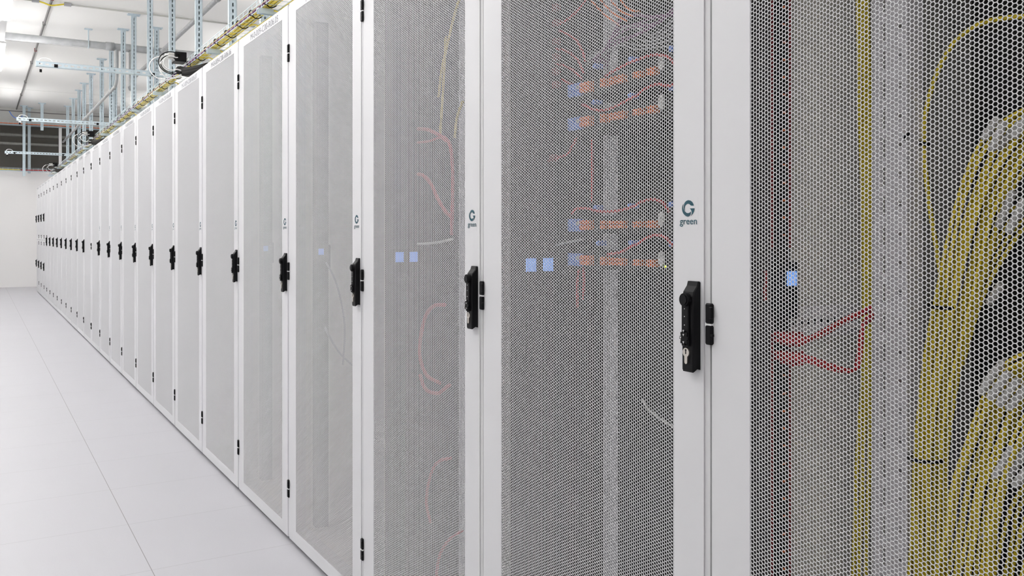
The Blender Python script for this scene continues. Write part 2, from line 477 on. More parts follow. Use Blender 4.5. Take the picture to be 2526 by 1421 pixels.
# carcass
def body_mesh():
    b = MB()
    for yy in (.003, .769):
        b.box(.024, .060, yy, yy + .028, .025, 2.165)
        b.box(1.04, 1.07, yy, yy + .028, .025, 2.165)
    b.box(.024, .06, .031, .769, .03, .065); b.box(.024, .06, .031, .769, 2.125, 2.165)
    return b.mesh('frame', M['frame'])
bodyM = body_mesh()
roofM = MB().box(.024, 1.08, .002, .798, 2.165, 2.189).mesh('roof', M['frame'])
baseM = MB().box(.060, 1.08, .004, .796, .025, .04).mesh('floor_panel', M['panel'])
plM = MB().box(.035, 1.05, .001, .799, 0, .025).mesh('plinth', M['plinth'])
sideM = [MB().box(.060, 1.04, a, b, .04, 2.165).mesh('side_panel', M['panel']) for a, b in ((.001, .007), (.793, .799))]
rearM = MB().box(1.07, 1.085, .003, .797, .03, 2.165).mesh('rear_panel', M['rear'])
stripM = MB().box(.0015, .024, .0035, .0165, .025, 2.185).mesh('door_stop', M['frame'])
stripMm = MB().box(.0015, .024, .7835, .7965, .025, 2.185).mesh('door_stop', M['frame'])
def rail_mesh(far):
    b = MB(); z = .08
    y0, y1 = (.630, .700) if far else (.100, .170)
    yi = y0 if far else y1 - .004
    # flange cut by a column of square holes: bars between them
    hy = (y0 + .016, y0 + .048)
    ys_ = [y0, hy[0] - .004, hy[0] + .004, hy[1] - .003, hy[1] + .003, y1]
    for a, c in ((0, 1), (2, 3), (4, 5)): b.box(.300, .303, ys_[a], ys_[c], .07, 2.12)
    zz = .07
    while zz < 2.11:
        b.box(.300, .303, ys_[1], ys_[2], zz, zz + .044); b.box(.300, .303, ys_[3], ys_[4], zz + .01, zz + .028)
        zz += .052
    b.box(.303, .345, yi, yi + .004, .07, 2.12)
    b.box(.341, .345, y0, y1, .07, 2.12)
    return b.mesh('mounting_rail', M['rail'])
railM = [rail_mesh(0), rail_mesh(1)]

def add_door_fittings(door, m, h, hi, dy=0):
    for me in hi: put('hinge', me, door, (0, dy, 0))
    put('handle', h[0], door); put('handle_lever', h[1], door); put('lock_cylinder', h[2], door)
def make_cabinet(k):
    m = 1 if k >= 13 else 0
    y = S0 + (k - 1) * W
    split = k >= 22
    num = 'R06.%02d' % (k + 1)
    if k == 0: lab = 'nearest white server cabinet with yellow cable bundles behind its honeycomb door'
    elif k == 1: lab = 'second nearest white server cabinet, orange patch fields behind its door'
    elif 2 <= k <= 7: lab = 'white perforated server cabinet headed %s, %s from the camera' % (num, ORD[k])
    elif k < 13: lab = 'white server cabinet with handle beside its hinges, %s from the camera' % ORD[k]
    elif k < 22: lab = 'white server cabinet with a plain single handle, %s from the camera' % ORD[k]
    elif k == 25: lab = 'white two-door server cabinet at the far end of the row'
    else: lab = 'white two-door server cabinet with stacked short doors, %s from the camera' % ORD[k]
    t = thing('server_cabinet', lab, 'server cabinet', (P0, y, 0), 'server cabinets in the long row')
    put('frame', bodyM, t); put('roof', roofM, t); put('plinth', plM, t); put('floor_panel', baseM, t)
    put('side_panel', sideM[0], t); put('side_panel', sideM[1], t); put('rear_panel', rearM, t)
    put('door_stop', stripMm if m else stripM, t)
    if k <= 4:
        put('mounting_rail', railM[0], t); put('mounting_rail', railM[1], t)
    po = (0, -.004, 0) if m else None
    if not split:
        d = put('door', doorM[(m, 'f')], t)
        put('perforated_panel', perf_full, d, po)
        add_door_fittings(d, m, (hM[m], lvM[m], lkM[m]), hiM[m], {12: -.010, 13: .010}.get(k, 0))
        dd = d
    else:
        for q, pm in (('l', perf_low), ('u', perf_up)):
            d = put('door', doorM[(1, q)], t)
            put('perforated_panel', pm, d, po)
            add_door_fittings(d, 1, hS[q], hiS[q])
        dd = d
    if k <= 12:
        put('sticker', stM, dd)
        lo = bpy.data.objects.new('lettering', greenM); C.objects.link(lo); lo.parent = dd
        sx = .044 / GW; sz = .0087 / (MH * .74)
        lo.scale = (sx, sz, 1); lo.location = (-.0016, .0556 + .0218, 1.2785); lo.rotation_euler = TROT
    body = 'M-0-009-C00-' + num
    o, cu = text_obj('header_number', body, 1.0, 1, (-.0014, .59, 2.1515), M['text'], dd)
    o.scale = (.435 / TW, .0275 / MH, 1)
    return t
cabs = [make_cabinet(k) for k in range(26)]
def cy(k): return S0 + (k - 1) * W
# ------------------------------------------------------------------ power strips on the far side panel
def pdu_meshes():
    z0, z1, wd = .06, 2.12, .050
    a = MB().box(0, wd, .744, .792, z0, z1); a.cur = 1
    for za, zb in ((z0, 1.090), (1.235, z1)):
        a.box(0, .006, .7415, .745, za, zb); a.box(wd - .005, wd + .0005, .7415, .745, za, zb)
    b = MB().box(.007, wd - .006, .742, .7445, z0 + .02, z1 - .02)
    s = MB(); z = z0 + .06
    while z < z1 - .06:
        if not (1.09 < z < 1.23):
            s.cur = 0; s.box(.010, .034, .7405, .7425, z, z + .021)
            s.cur = 1; s.box(.026, .035, .7395, .7412, z + .0085, z + .0125)
        z += .0305
    ctl = MB().box(.001, .053, .728, .744, 1.114, 1.213, .004)
    return a.mesh('housing', [M['plinth'], M['redd']]), b.mesh('socket_face', M['blackm']), s.mesh('socket_row', [M['black'], M['orange']]), ctl.mesh('controller', M['black'])
pA, pB, pC, pD = pdu_meshes()
pA2 = MB().box(0, .050, .744, .792, .06, 2.12).mesh('housing', M['blackm'])
pC2 = [MB().box(.010, .034, .7405, .7425, a, b).mesh('socket_row', M['black']) for a, b in ((.12, 1.08), (1.24, 2.06))]
dispM = MB().box(0, .022, .7255, .7285, 1.172, 1.197).mesh('display', M['display'])
dispM2 = MB().box(0, .029, .7255, .7285, 1.166, 1.199).mesh('display', M['display'])
def pdu(k, v, dv, dm, lab, grp='power strips on the side panels'):
    t = thing('power_strip', lab, 'power strip', (P0 + v, cy(k), 0), grp)
    put('housing', pA if k == 0 else pA2, t); put('socket_face', pB, t)
    for me in ([pC] if k == 0 else pC2): put('socket_row', me, t)
    c = put('controller', pD, t); put('display', dm, c, (dv, 0, 0))
pdu(0, .084, .0235, dispM, 'black power strip with red edges and blue display inside the nearest cabinet')
pdu(1, .075, .006, dispM2, 'left power strip with lit blue display in the second nearest cabinet')
pdu(1, .129, .003, dispM2, 'right power strip with lit blue display in the second nearest cabinet')
pdu(2, .075, .007, dispM2, 'left power strip with lit blue display in the third nearest cabinet')
pdu(2, .129, .004, dispM2, 'right power strip with lit blue display in the third nearest cabinet')
pdu(3, .095, .003, dispM, 'power strip with one lit display in the cabinet headed R06.04')
pdu(4, .095, .003, dispM, 'power strip with one lit display in the cabinet headed R06.05')

# ------------------------------------------------------------------ black blanking plates and gear between the mounting rails
def blank_mesh(h):
    b = MB(); b.box(.0, .004, .165, .635, 0, h - .002, .0015)
    b.box(.004, .03, .172, .628, h - .006, h - .003)
    return b.mesh('blanking_plate', M['blackm'])
bm = {h: blank_mesh(h) for h in (.2667,)}
def blanks(k, v, where):
    z = .075; i = 0
    while z + .2667 < 2.14:
        o = put('blanking_plate', bm[.2667], None, (P0 + v, cy(k), z))
        tag(o, 'matt black blanking plate behind %s, %s from the bottom' % (where, ['lowest', 'second', 'third', 'fourth', 'fifth', 'sixth', 'seventh', 'topmost'][i]), 'blanking plate', 'black plates in ' + where)
        z += .2667; i += 1
blanks(0, .50, 'the yellow cable bundles')
blanks(1, .2955, 'the orange patch fields')
blanks(2, .2955, 'the door of the third cabinet')
blanks(3, .2955, 'the door of the fourth cabinet')

def cable(name, pts, r, m, lab, grp=None, cat='cable', n=8, k=6):
    o = MB().tube(spline(pts, k), r, n).build(name, m, smooth=True)
    return tag(o, lab, cat, grp)

# ------------------------------------------------------------------ nearest cabinet: yellow trunk cables
def px_cable(name, pts, X, r, m, lab, grp=None, dX=0.0, **kw):
    """pts in photo pixels, standing in the vertical plane at depth X (optionally leaning back by dX over the run)"""
    n = len(pts)
    P = [at(p[0], p[1], X + (p[2] if len(p) > 2 else 0) + dX * i / (n - 1)) for i, p in enumerate(pts)]
    return cable(name, P, r, m, lab, grp, **kw)
# left pair behind the zinc rail
for i, (x0, x1, x2) in enumerate(((2116, 2131, 2104), (2128, 2140, 2118), (2139, 2147, 2134))):
    px_cable('yellow_cable', [(x0, -40), (x0 + 5, 250), (x1, 600), (x1 - 1, 900), (x2 + 10, 1150), (x2, 1470)], P0 + .315 + .004 * i, .0042, M['yellow'],
             'yellow cable running straight up left of the zinc rail, %s of three' % ('left', 'middle', 'right')[i], 'yellow cables left of the rail')
for i, x0 in enumerate((2244, 2256)):
    px_cable('yellow_cable', [(x0 - 6, 560), (x0, 720), (x0 + 3, 900), (x0 + 1, 1150), (x0 + 8, 1470)], P0 + .36, .0042, M['yellow'],
             'thin yellow cable just right of the zinc rail, %s one' % ('left', 'right')[i], 'yellow cables right of the rail')
px_cable('yellow_cable', [(2560, 40), (2490, 43), (2420, 58), (2360, 98), (2318, 165), (2292, 240), (2281, 300), (2280, 345), (2284, 430), (2295, 520), (2308, 600), (2322, 690), (2330, 780)],
         P0 + .34, .0042, M['yellow'], 'single yellow cable arching alone toward the upper right')
px_cable('red_cable', [(2236, 800), (2237, 900), (2235, 1100), (2238, 1300), (2244, 1470)], P0 + .33, .0045, M['red'], 'dark red cable hugging the right edge of the zinc rail')
def fan(n, left, right, X, lab, grp, spread=.03, r=.0035):
    """n cables between two pixel outlines"""
    for i in range(n):
        t = i / (n - 1)
        dx = random.uniform(-spread, spread)
        pts = []
        for a, b in zip(left, right):
            tt = min(1, max(0, t + random.uniform(-.05, .05)))
            pts.append((a[0] * (1 - tt) + b[0] * tt, a[1] * (1 - tt) + b[1] * tt, dx))
        px_cable('yellow_trunk_cable', pts, X, r * random.uniform(.92, 1.08), M['yellow'], lab, grp)
def wrap(lst, rx): pass
def tiepx(pa, pb, X, r, lab, dp=.032):
    a, b = at(*pa, X), at(*pb, X)
    c = (a + b) / 2; h = (b - a) / 2; pts = []
    for i in range(13):
        q = math.pi * i / 12
        pts.append(c + h * math.cos(q) + Vector((-dp * math.sin(q), 0, 0)))
    tag(MB().tube(pts, r, 6).build('cable_tie', M['black'], smooth=True), lab, 'cable tie')
B1L = [(2238, 1470), (2250, 1300), (2257, 1130), (2268, 1000), (2285, 860), (2312, 720), (2345, 560), (2380, 440), (2425, 345), (2490, 290), (2560, 255)]
B1R = [(2330, 1470), (2334, 1300), (2336, 1130), (2352, 1000), (2378, 860), (2418, 720), (2462, 560), (2500, 470), (2545, 395), (2590, 340), (2640, 300)]
fan(13, B1L, B1R, P0 + .30, 'yellow trunk cable in the bundle curving from bottom left to upper right', 'yellow trunk cables, main bundle', .02)
B2L = [(2285, 1480), (2325, 1320), (2345, 1200), (2375, 1110), (2410, 1010), (2450, 925), (2500, 885), (2570, 860)]
B2R = [(2440, 1480), (2455, 1320), (2480, 1200), (2505, 1130), (2535, 1060), (2565, 1010), (2600, 980), (2650, 960)]
fan(12, B2L, B2R, P0 + .27, 'yellow trunk cable in the lower right bundle rising beside the black plates', 'yellow trunk cables, lower right bundle', .02)
B3L = [(2340, 900), (2365, 790), (2395, 700), (2440, 600), (2480, 530), (2560, 480)]
B3R = [(2375, 900), (2405, 790), (2440, 700), (2485, 620), (2530, 560), (2600, 520)]
fan(4, B3L, B3R, P0 + .33, 'yellow trunk cable in the thin bundle between the two larger ones', 'yellow trunk cables, middle bundle', .012)
B4L = [(2440, 1480), (2470, 1340), (2500, 1240), (2560, 1160)]
B4R = [(2530, 1480), (2550, 1380), (2570, 1300), (2620, 1230)]
fan(5, B4L, B4R, P0 + .30, 'yellow trunk cable in the bottom right corner', 'yellow trunk cables, corner bundle', .02)
tiepx((2298, 748), (2350, 760), P0 + .27, .0032, 'black cable tie round the main yellow bundle, upper')
tiepx((2252, 1122), (2324, 1138), P0 + .27, .0032, 'black cable tie round the main yellow bundle, lower')
tiepx((2268, 352), (2292, 356), P0 + .34, .0036, 'small black cable tie on the single arching yellow cable', .008)
tiepx((2254, 872), (2282, 866), P0 + .36, .003, 'small black tie beside the zinc rail', .008)
tiepx((2244, 330), (2235, 344), P0 + .303, .003, 'black tie on the right edge of the zinc rail', .006)
# clear splice sleeves where the bundles turn
def sleeve(p0, p1, X, r, lab):
    a, b = at(*p0, X), at(*p1, X)
    mb = MB(); d = b - a; n = 9; P = []; rr = []
    for i in range(n * 2):
        P.append(a + d * (i / (n * 2 - 1))); rr.append(r * (1 if i % 2 else .88) * (.7 if i in (0, n * 2 - 1) else 1))
    tag(mb.tube(P, rr, 12).build('cable_sleeve', M['clear'], smooth=True), lab, 'sleeve', 'pale ribbed sleeves on the yellow cables')
for i, (a, b, X) in enumerate((((2445, 372), (2478, 300), .27), ((2425, 345), (2462, 290), .28), ((2462, 365), (2520, 300), .29), ((2500, 340), (2540, 280), .27),
                               ((2462, 560), (2500, 470), .30), ((2486, 575), (2528, 490), .29), ((2505, 540), (2550, 470), .31),
                               ((2418, 972), (2462, 905), .24), ((2440, 985), (2488, 918), .23), ((2462, 1000), (2512, 935), .24), ((2485, 1010), (2535, 950), .25), ((2428, 950), (2480, 890), .26),
                               ((2452, 1180), (2500, 1100), .27), ((2478, 1190), (2530, 1110), .28), ((2500, 1200), (2550, 1140), .27), ((2425, 1330), (2460, 1260), .29), ((2438, 750), (2470, 700), .33))):
    sleeve(a, b, P0 + X, .0068, 'pale ribbed sleeve on a bent yellow trunk cable in the nearest cabinet')
# red power cords of the strip
for i, pts in enumerate(([(1912, 822, 0), (1940, 830, 0), (1990, 835, .02), (2040, 812, .06), (2090, 785, .10), (2150, 758, .14)],
                         [(1912, 838, 0), (1945, 842, 0), (1985, 842, .02), (2035, 822, .06), (2088, 792, .11), (2150, 764, .15)],
                         [(1912, 870, 0), (1950, 874, 0), (2000, 884, .02), (2050, 902, .05), (2095, 914, .08), (2118, 900, .10), (2124, 850, .11), (2130, 800, .12), (2152, 775, .14)],
                         [(1912, 882, 0), (1950, 884, 0), (2000, 893, .02), (2045, 908, .05), (2085, 915, .08), (2110, 908, .11), (2120, 860, .12), (2128, 810, .13), (2152, 782, .15)])):
    px_cable('power_cable', pts, P0 + .085, .0040, M['red'], ('upper', 'upper', 'looping lower', 'looping lower')[i] + ' red power cord leaving the strip in the nearest cabinet', 'red power cords in the nearest cabinet')
for i, (py, lab) in enumerate(((832, 'upper'), (878, 'lower'))):
    a = at(1926, py, P0 + .118)
    t = MB(); t.box(a.x - .017, a.x + .015, a.y - .030, a.y + .006, a.z - .011, a.z + .011, .004)
    o = t.build('power_plug', M['red'])
    tag(o, '%s red plug pushed into the strip in the nearest cabinet' % lab, 'plug')
    for q in range(3): MB().box(a.x - .016 + q * .012, a.x - .010 + q * .012, a.y - .040, a.y - .030, a.z - .012, a.z + .012).build('strain_relief', M['red'], o)
px_cable('red_cable', [(1889, 668), (1890, 690), (1888, 715), (1889, 742)], P0 + .085, .0035, M['red'], 'short red cable standing left of the power strip in the nearest cabinet')
# small perforated bracket between strip and rail
bx_ = MB(); zc = CAMH - .165
for a, b in ((.13, .36),):
    bx_.box(P0 + a, P0 + b, cy(0) + .776, cy(0) + .779, zc - .030, zc + .028)
    bx_.box(P0 + b - .12, P0 + b, cy(0) + .74, cy(0) + .779, zc - .012, zc - .009)
br = bx_.build('cable_bracket', M['rail'])
tag(br, 'small pale perforated bracket right of the power strip in the nearest cabinet', 'bracket')
h = MB()
for q in range(12): h.box(P0 + .142 + .018 * q, P0 + .149 + .018 * q, cy(0) + .7752, cy(0) + .7762, zc - .004, zc + .004)
h.build('slot_row', M['black'], br)

# ------------------------------------------------------------------ second cabinet: patch fields
for k_, nm_ in ((1, 'second nearest'), (2, 'third nearest')):
    t = thing('shade_block', 'added black upright block standing in for shade beside the mounting rail of the %s cabinet' % nm_, 'shade block', (P0 + .19, cy(k_), 0), 'added upright shade blocks')  # black block added to hide the side wall where it lies in shade
    MB().box(0, .24, .706, .790, .10, 2.12).build('shade_body', M['blackm'], t)
    f_ = MB(); z_ = .12
    while z_ < 2.1: f_.box(-.012, 0, .712, .784, z_, z_ + .012); z_ += .025
    f_.build('shade_ridges', M['blackm'], t)
PX = P0 + .15
def upx(px, X=PX): return at(px, 572, X).y
rows_ = [('topmost', 222), ('second', 305), ('third', 555), ('lowest', 640)]
for i, (nm, py) in enumerate(rows_):
    zc = at(1418, py, PX).z
    t = thing('patch_panel', '%s patch panel with orange adapters in the second nearest cabinet' % nm, 'patch panel', (PX, cy(1), zc), 'patch panels in the second cabinet')
    def loc(px): return upx(px) - cy(1)
    MB().box(.006, .140, .165, .629, -.021, .021).build('panel_body', M['blackm'], t)
    u1, u0 = loc(1403), loc(1434)
    q = MB().box(-.002, .006, u0, u1, -.0155, .0145).build('end_plate', M['blue'], t)
    MB().cyl((-.003, u0 + .012, .004), .0055, .002, 0, 14).build('knob', M['clear'], q)
    for (a, b, hz, n) in ((1437, 1462, .012, 4), (1488, 1500, .010, 2), (1510, 1545, .0085, 5), (1568, 1588, .007, 3), (1602, 1624, .008, 3)):
        ua, ub = loc(b), loc(a); wd = (ub - ua) / n
        for kk in range(n):
            o = MB().box(-.010, .006, ua + wd * kk + .0008, ua + wd * (kk + 1) - .0008, -hz, -.0008, .001)
            o.box(-.010, .006, ua + wd * kk + .0008, ua + wd * (kk + 1) - .0008, .0008, hz * .9, .001)
            o.build('adapter', M['orange'], t)
    # pale oval number tag
    tg = MB(); uc = loc(1641); pts = [(uc + .009 * math.cos(a), .010 + .016 * math.sin(a)) for a in [j * math.pi / 8 for j in range(16)]]
    tg.prism(pts, -.012, -.008, 0); tg.build('oval_tag', M['clear'], t)
MB().cyl((at(1636, 656, PX - .014)), .0022, .002, 0, 8)
ld = at(1640, 657, PX - .012)
tag(MB().cyl(ld, .0025, .002, 0, 8).build('status_light', M['led']), 'tiny lit green status light beside the lowest patch panel', 'light')
for i, pts in enumerate(([(1493, 188), (1520, 172), (1553, 155), (1580, 145), (1610, 136), (1640, 138), (1656, 148), (1668, 165)],
                         [(1437, 258), (1465, 270), (1490, 272), (1520, 262), (1552, 245), (1570, 236), (1590, 220), (1620, 208), (1650, 212), (1668, 205)],
                         [(1412, 528), (1420, 516), (1448, 514), (1470, 520), (1500, 522), (1535, 518), (1565, 508), (1585, 497), (1610, 492), (1635, 500), (1650, 522)],
                         [(1498, 628), (1530, 622), (1550, 612), (1575, 600), (1600, 585), (1622, 580), (1645, 588), (1660, 608)])):
    px_cable('red_patch_cable', pts, PX - .025, .0030, M['red'], 'red patch cord arching over the %s patch panel' % rows_[i][0], 'red patch cords over the patch panels')
for i, (x_, y_) in enumerate(((1468, 163), (1557, 146), (1656, 120), (1466, 252), (1555, 236), (1656, 216), (1470, 512), (1555, 508), (1655, 504), (1476, 600), (1557, 599), (1656, 602))):
    a = at(x_, y_, PX - .020)
    o = MB().box(a.x - .004, a.x + .018, a.y - .0065, a.y + .0065, a.z - .0055, a.z + .0055, .002).build('cable_clip', M['blue'])
    tag(o, 'blue cable clip, %s in the line above the %s patch panel' % (('left', 'middle', 'right')[i % 3], rows_[i // 3][0]), 'clip', 'blue clips above the patch panels')
for i, (pts) in enumerate(([(1378, 76), (1400, 84), (1422, 100), (1438, 128), (1444, 152)], [(1372, 120), (1398, 126), (1424, 146), (1440, 180)],
                           [(1372, 158), (1398, 164), (1420, 178), (1436, 196)], [(1386, 196), (1402, 204), (1418, 212)], [(1376, 62), (1400, 48), (1425, 26), (1450, -6)],
                           [(1352, 398), (1380, 388), (1400, 380), (1412, 360), (1422, 342)], [(1460, 345), (1461, 420), (1460, 500)], [(1428, 665), (1424, 700), (1425, 760)], [(1440, 660), (1441, 700), (1438, 740)])):
    px_cable('power_cable', pts, P0 + .155, .0030, M['red'], 'red power cord curving from the strip in the second nearest cabinet', 'red power cords in the second cabinet')
for i, (x_, y_) in enumerate(((1368, 20), (1368, 58), (1368, 104), (1368, 142), (1368, 178), (1368, 210), (1362, 390))):
    a = at(x_, y_, P0 + .160)
    o = MB().box(a.x - .008, a.x + .008, a.y - .016, a.y + .004, a.z - .009, a.z + .009, .003).build('power_plug', M['redd'])
    tag(o, 'red plug in the strip of the second nearest cabinet, %s from the top' % ('first', 'second', 'third', 'fourth', 'fifth', 'sixth', 'seventh')[i], 'plug', 'red plugs in the second cabinet')
rr_ = random.Random(3)
for i in range(7):
    y0 = 6 + i * 16
    px_cable('violet_patch_cable', [(1460 + i * 6, 150 + i * 4), (1500 + i * 4, 118 - i * 10), (1560, 96 - i * 10 + rr_.uniform(-8, 8)), (1610, 66 - i * 5 + rr_.uniform(-8, 8)), (1668, 28 + rr_.uniform(-14, 14))],
             PX + .02 + .004 * i, .0022, M['violet'], 'violet patch cord in the tangle at the top of the second cabinet', 'violet cords at the top of the second cabinet')
for i in range(5):
    px_cable('grey_patch_cable', [(1452 + rr_.uniform(-8, 8), 160 - i * 8), (1490, 130 + rr_.uniform(-12, 8)), (1530, 112 - i * 9), (1570, 120 - i * 16 + rr_.uniform(-10, 10)), (1610, 118 - 8 * i), (1668, 112 - i * 17)], PX + .03, .0019, M['greyc'],
             'grey patch cord in the tangle at the top of the second cabinet', 'grey cords at the top of the second cabinet')
for i in range(4):
    px_cable('orange_patch_cable', [(1440 + i * 26, -20), (1468 + i * 24, 12), (1496 + i * 20, 40 - i * 5), (1530 + i * 16, 64 - i * 12)], PX + .01, .0020, M['orange'],
             'orange patch cord hanging in at the top of the second cabinet', 'orange cords at the top of the second cabinet')
px_cable('grey_patch_cable', [(1372, 604), (1330, 600), (1400, 592), (1450, 580)][0:1] + [(1400, 598), (1440, 590)], PX, .003, M['greyc'], 'short grey cord left of the lowest patch panel')
px_cable('white_cable', [(1585, 985), (1600, 1010), (1630, 1034), (1665, 1055)], PX + .02, .0028, M['clear'], 'pale thin cord low behind the door of the second nearest cabinet')
# ------------------------------------------------------------------ third and fourth cabinets
X2 = P0 + .17
for i, (pts, rr) in enumerate((([(1030, 318), (1055, 320), (1085, 334), (1108, 352), (1116, 400), (1117, 480), (1114, 580)], .006),
                               ([(1020, 430), (1042, 432), (1062, 452), (1080, 490), (1098, 520), (1114, 536)], .006),
                               ([(1030, 352), (1060, 348), (1085, 340), (1108, 352)], .004),
                               ([(1098, 752), (1070, 755), (1050, 780), (1038, 830), (1036, 880), (1052, 925), (1085, 945)], .006),
                               ([(1036, 925), (1050, 960), (1080, 970), (1110, 950)], .006),
                               ([(1112, 1130), (1080, 1140), (1060, 1180), (1052, 1240), (1062, 1290)], .005),
                               ([(1140, 1310), (1110, 1330), (1085, 1370), (1075, 1430)], .005),
                               ([(998, 470), (999, 500), (997, 520)], .005))):
    px_cable('power_cable', pts, X2, rr, M['red'], 'red power cord hanging inside the third nearest cabinet', 'red cords in the third cabinet')
for i, pts in enumerate(([(1135, -10), (1118, 50), (1104, 110), (1090, 170), (1082, 240)], [(1142, 250), (1128, 290), (1122, 340)], [(1100, 90), (1096, 180), (1088, 300), (1086, 330)])):
    px_cable('yellow_cable', pts, X2 + .03, .0045, M['yellow'], 'yellow cable hanging inside the third nearest cabinet', 'yellow cables in the third cabinet')
px_cable('white_cable', [(998, 596), (1030, 602), (1080, 598), (1115, 590)], X2, .004, M['clear'], 'pale cord lying level above the displays of the third cabinet')
for i, pts in enumerate(([(800, 640), (830, 700), (850, 800), (846, 900)], [(770, 700), (790, 780), (830, 860), (868, 900)])):
    px_cable('grey_cable', pts, P0 + .13, .004, M['greyc'], 'grey cord hanging inside the cabinet headed R06.04', 'grey cords in the fourth cabinet')
# ------------------------------------------------------------------ hanging posts behind the row
UX = 1.747
def slots(mb, x0, x1, y, z0, z1, step=.05, ln=.026, wd=.012):
    z = z0
    while z < z1: mb.box((x0 + x1) / 2 - wd / 2, (x0 + x1) / 2 + wd / 2, y - .0006, y + .0006, z, z + ln); z += step
def post_mesh(h):
    """slotted C channel hanging from z=0 down; open side away from the camera; slots are cut through the web"""
    b = MB(); a = .030
    w2 = .0055
    # web as two strips and bridges, so that the slots are real holes
    b.box(-a, -w2, -.021, -.0185, -h, 0); b.box(w2, a, -.021, -.0185, -h, 0)
    z = -h
    while z < -.03: b.box(-w2, w2, -.021, -.0185, z, z + .020); z += .05
    b.box(-a, -a + .0025, -.021, .021, -h, 0); b.box(a - .0025, a, -.021, .021, -h, 0)
    b.box(-a, a, .0185, .021, -h, 0)
    return b.mesh('channel', M['galv'])
platM = MB().box(-.075, .075, -.045, .045, -.012, 0, 0).mesh('head_plate', M['galv'])
gusM = MB().prism([(-.040, -.012), (.040, -.012), (.031, -.040), (-.031, -.040)], -.024, -.021, 1).mesh('gusset', M['galv'])
boltM = MB().cyl((-.058, 0, -.022), .010, .010, 2, 6).mesh('bolt', M['galv'])
boltN = MB().cyl((.058, 0, -.022), .010, .010, 2, 6).mesh('bolt', M['galv'])
HP = CEIL - 2.545
pm = post_mesh(HP)
us = [5190 / (x + 57) - 1.064 for x in (652, 573, 490, 424.4, 370, 330, 304, 274.7, 251, 224.7, 207.8, 195.3, 180.7, 167)]
for i, y in enumerate(us):
    t = thing('ceiling_post', 'slotted steel post hanging from the ceiling behind the cabinets, %s from the camera' % ORD[i], 'ceiling post', (UX, y, CEIL), 'ceiling posts behind the row')
    put('channel', pm, t); put('head_plate', platM, t); put('gusset', gusM, t); put('bolt', boltM, t); put('bolt', boltN, t)
def lone_post(x, y, z0, lab):
    t = thing('ceiling_post', lab, 'ceiling post', (x, y, CEIL))
    put('channel', post_mesh(CEIL - z0), t); put('head_plate', platM, t); put('gusset', gusM, t); put('bolt', boltM, t); put('bolt', boltN, t)
a = at(62, 300, .93); lone_post(.905, 22.55, 2.52, 'long slotted post hanging before the grille on the left')
lone_post(1.225, 21.9, 3.50, 'short slotted post stub hanging before the grille')
lone_post(1.02, 22.85, 2.60, 'thin slotted post close to the grille, right of the long one')
p = at(390, 100, 2.15)
lone_post(2.13, p.y, 2.6, 'slotted post behind the row, beside the diagonal pipe')
p = at(323, 250, 2.0)
lone_post(2.05, 16.6, 2.6, 'short slotted post farther back behind the row')

# ------------------------------------------------------------------ arms reaching over the aisle
AZ = CAMH + 1.630
def arm_mesh():
    b = MB(); L = UX - .03 - .49; h = .026
    for z0, z1 in ((-h, -.007), (.007, h)): b.box(0, L, -.021, -.0185, z0, z1)
    x = 0
    while x < L: b.box(x, min(x + .024, L), -.021, -.0185, -.007, .007); x += .055
    b.box(0, L, -.021, .021, h - .0025, h); b.box(0, L, -.021, .021, -h, -h + .0025)
    b.box(0, L, .0185, .021, h - .010, h); b.box(0, L, .0185, .021, -h, -h + .010)
    return b.mesh('slotted_rail', M['galv'])
am = arm_mesh()
for i, (y, nm) in enumerate(((us[3], 'nearest'), (us[7], 'middle'), (us[12], 'farthest'))):
    t = thing('bracket_arm', '%s of three slotted steel arms reaching out over the aisle' % nm, 'bracket arm', (.49, y - .045, AZ), 'arms over the aisle')
    put('slotted_rail', am, t)
    MB().box(-.002, .0, -.022, .022, -.028, .028).build('end_plate', M['galv'], t)
    for xx in (.155, 1.045): MB().box(xx, xx + .032, -.0235, -.0205, -.024, .008).build('black_clip', M['black'], t)
    MB().cyl((.03, -.023, .004), .005, .003, 1, 8).build('bolt', M['black'], t)
    s = thing('sensor', 'small sensor hanging under the tip of the %s arm' % nm, 'sensor', (.53, y - .045, AZ - .026), 'sensors under the arm tips')
    MB().box(-.015, .015, -.012, .012, -.024, 0).build('mount', M['white'], s)
    MB().cyl((0, 0, -.052), .011, .028, 2, 12).build('probe', M['black'], s)
    cable('white_cable', [(.51, y - .045, AZ + .028), (.53, y - .045, AZ + .055), (.57, y - .045, AZ + .062), (.61, y - .045, AZ + .052), (.63, y - .045, AZ + .028)], .004, M['white'],
          'white cord looping over the tip of the %s arm' % nm, 'cord loops on the arm tips')

# ------------------------------------------------------------------ wire basket tray above the cabinets
TX0, TX1, TZ0, TZ1 = 1.38, 1.68, 2.540, 2.597
TY0, TY1 = 3.2, 22.2
def basket(L, x0, x1, z0, z1, name, m):
    b = MB(); r = .0022
    for (x, z) in [(x0, z1), (x0, (z0 + z1) / 2), (x1, z1), (x1, (z0 + z1) / 2)] + [(x0 + (x1 - x0) * i / 6, z0) for i in range(7)]:
        b.tube([(x, 0, z), (x, L, z)], r, 6)
    y = 0
    while y <= L:
        b.tube([(x0, y, z1), (x0, y, z0 - .003), (x1, y, z0 - .003), (x1, y, z1)], r, 5, False); y += .1
    return b.build(name, m)
tray = basket(TY1 - TY0, TX0, TX1, TZ0, TZ1, 'cable_tray', M['galv']); tray.location = (0, TY0, 0)
tag(tray, 'long wire basket tray running above the cabinet tops', 'cable tray')
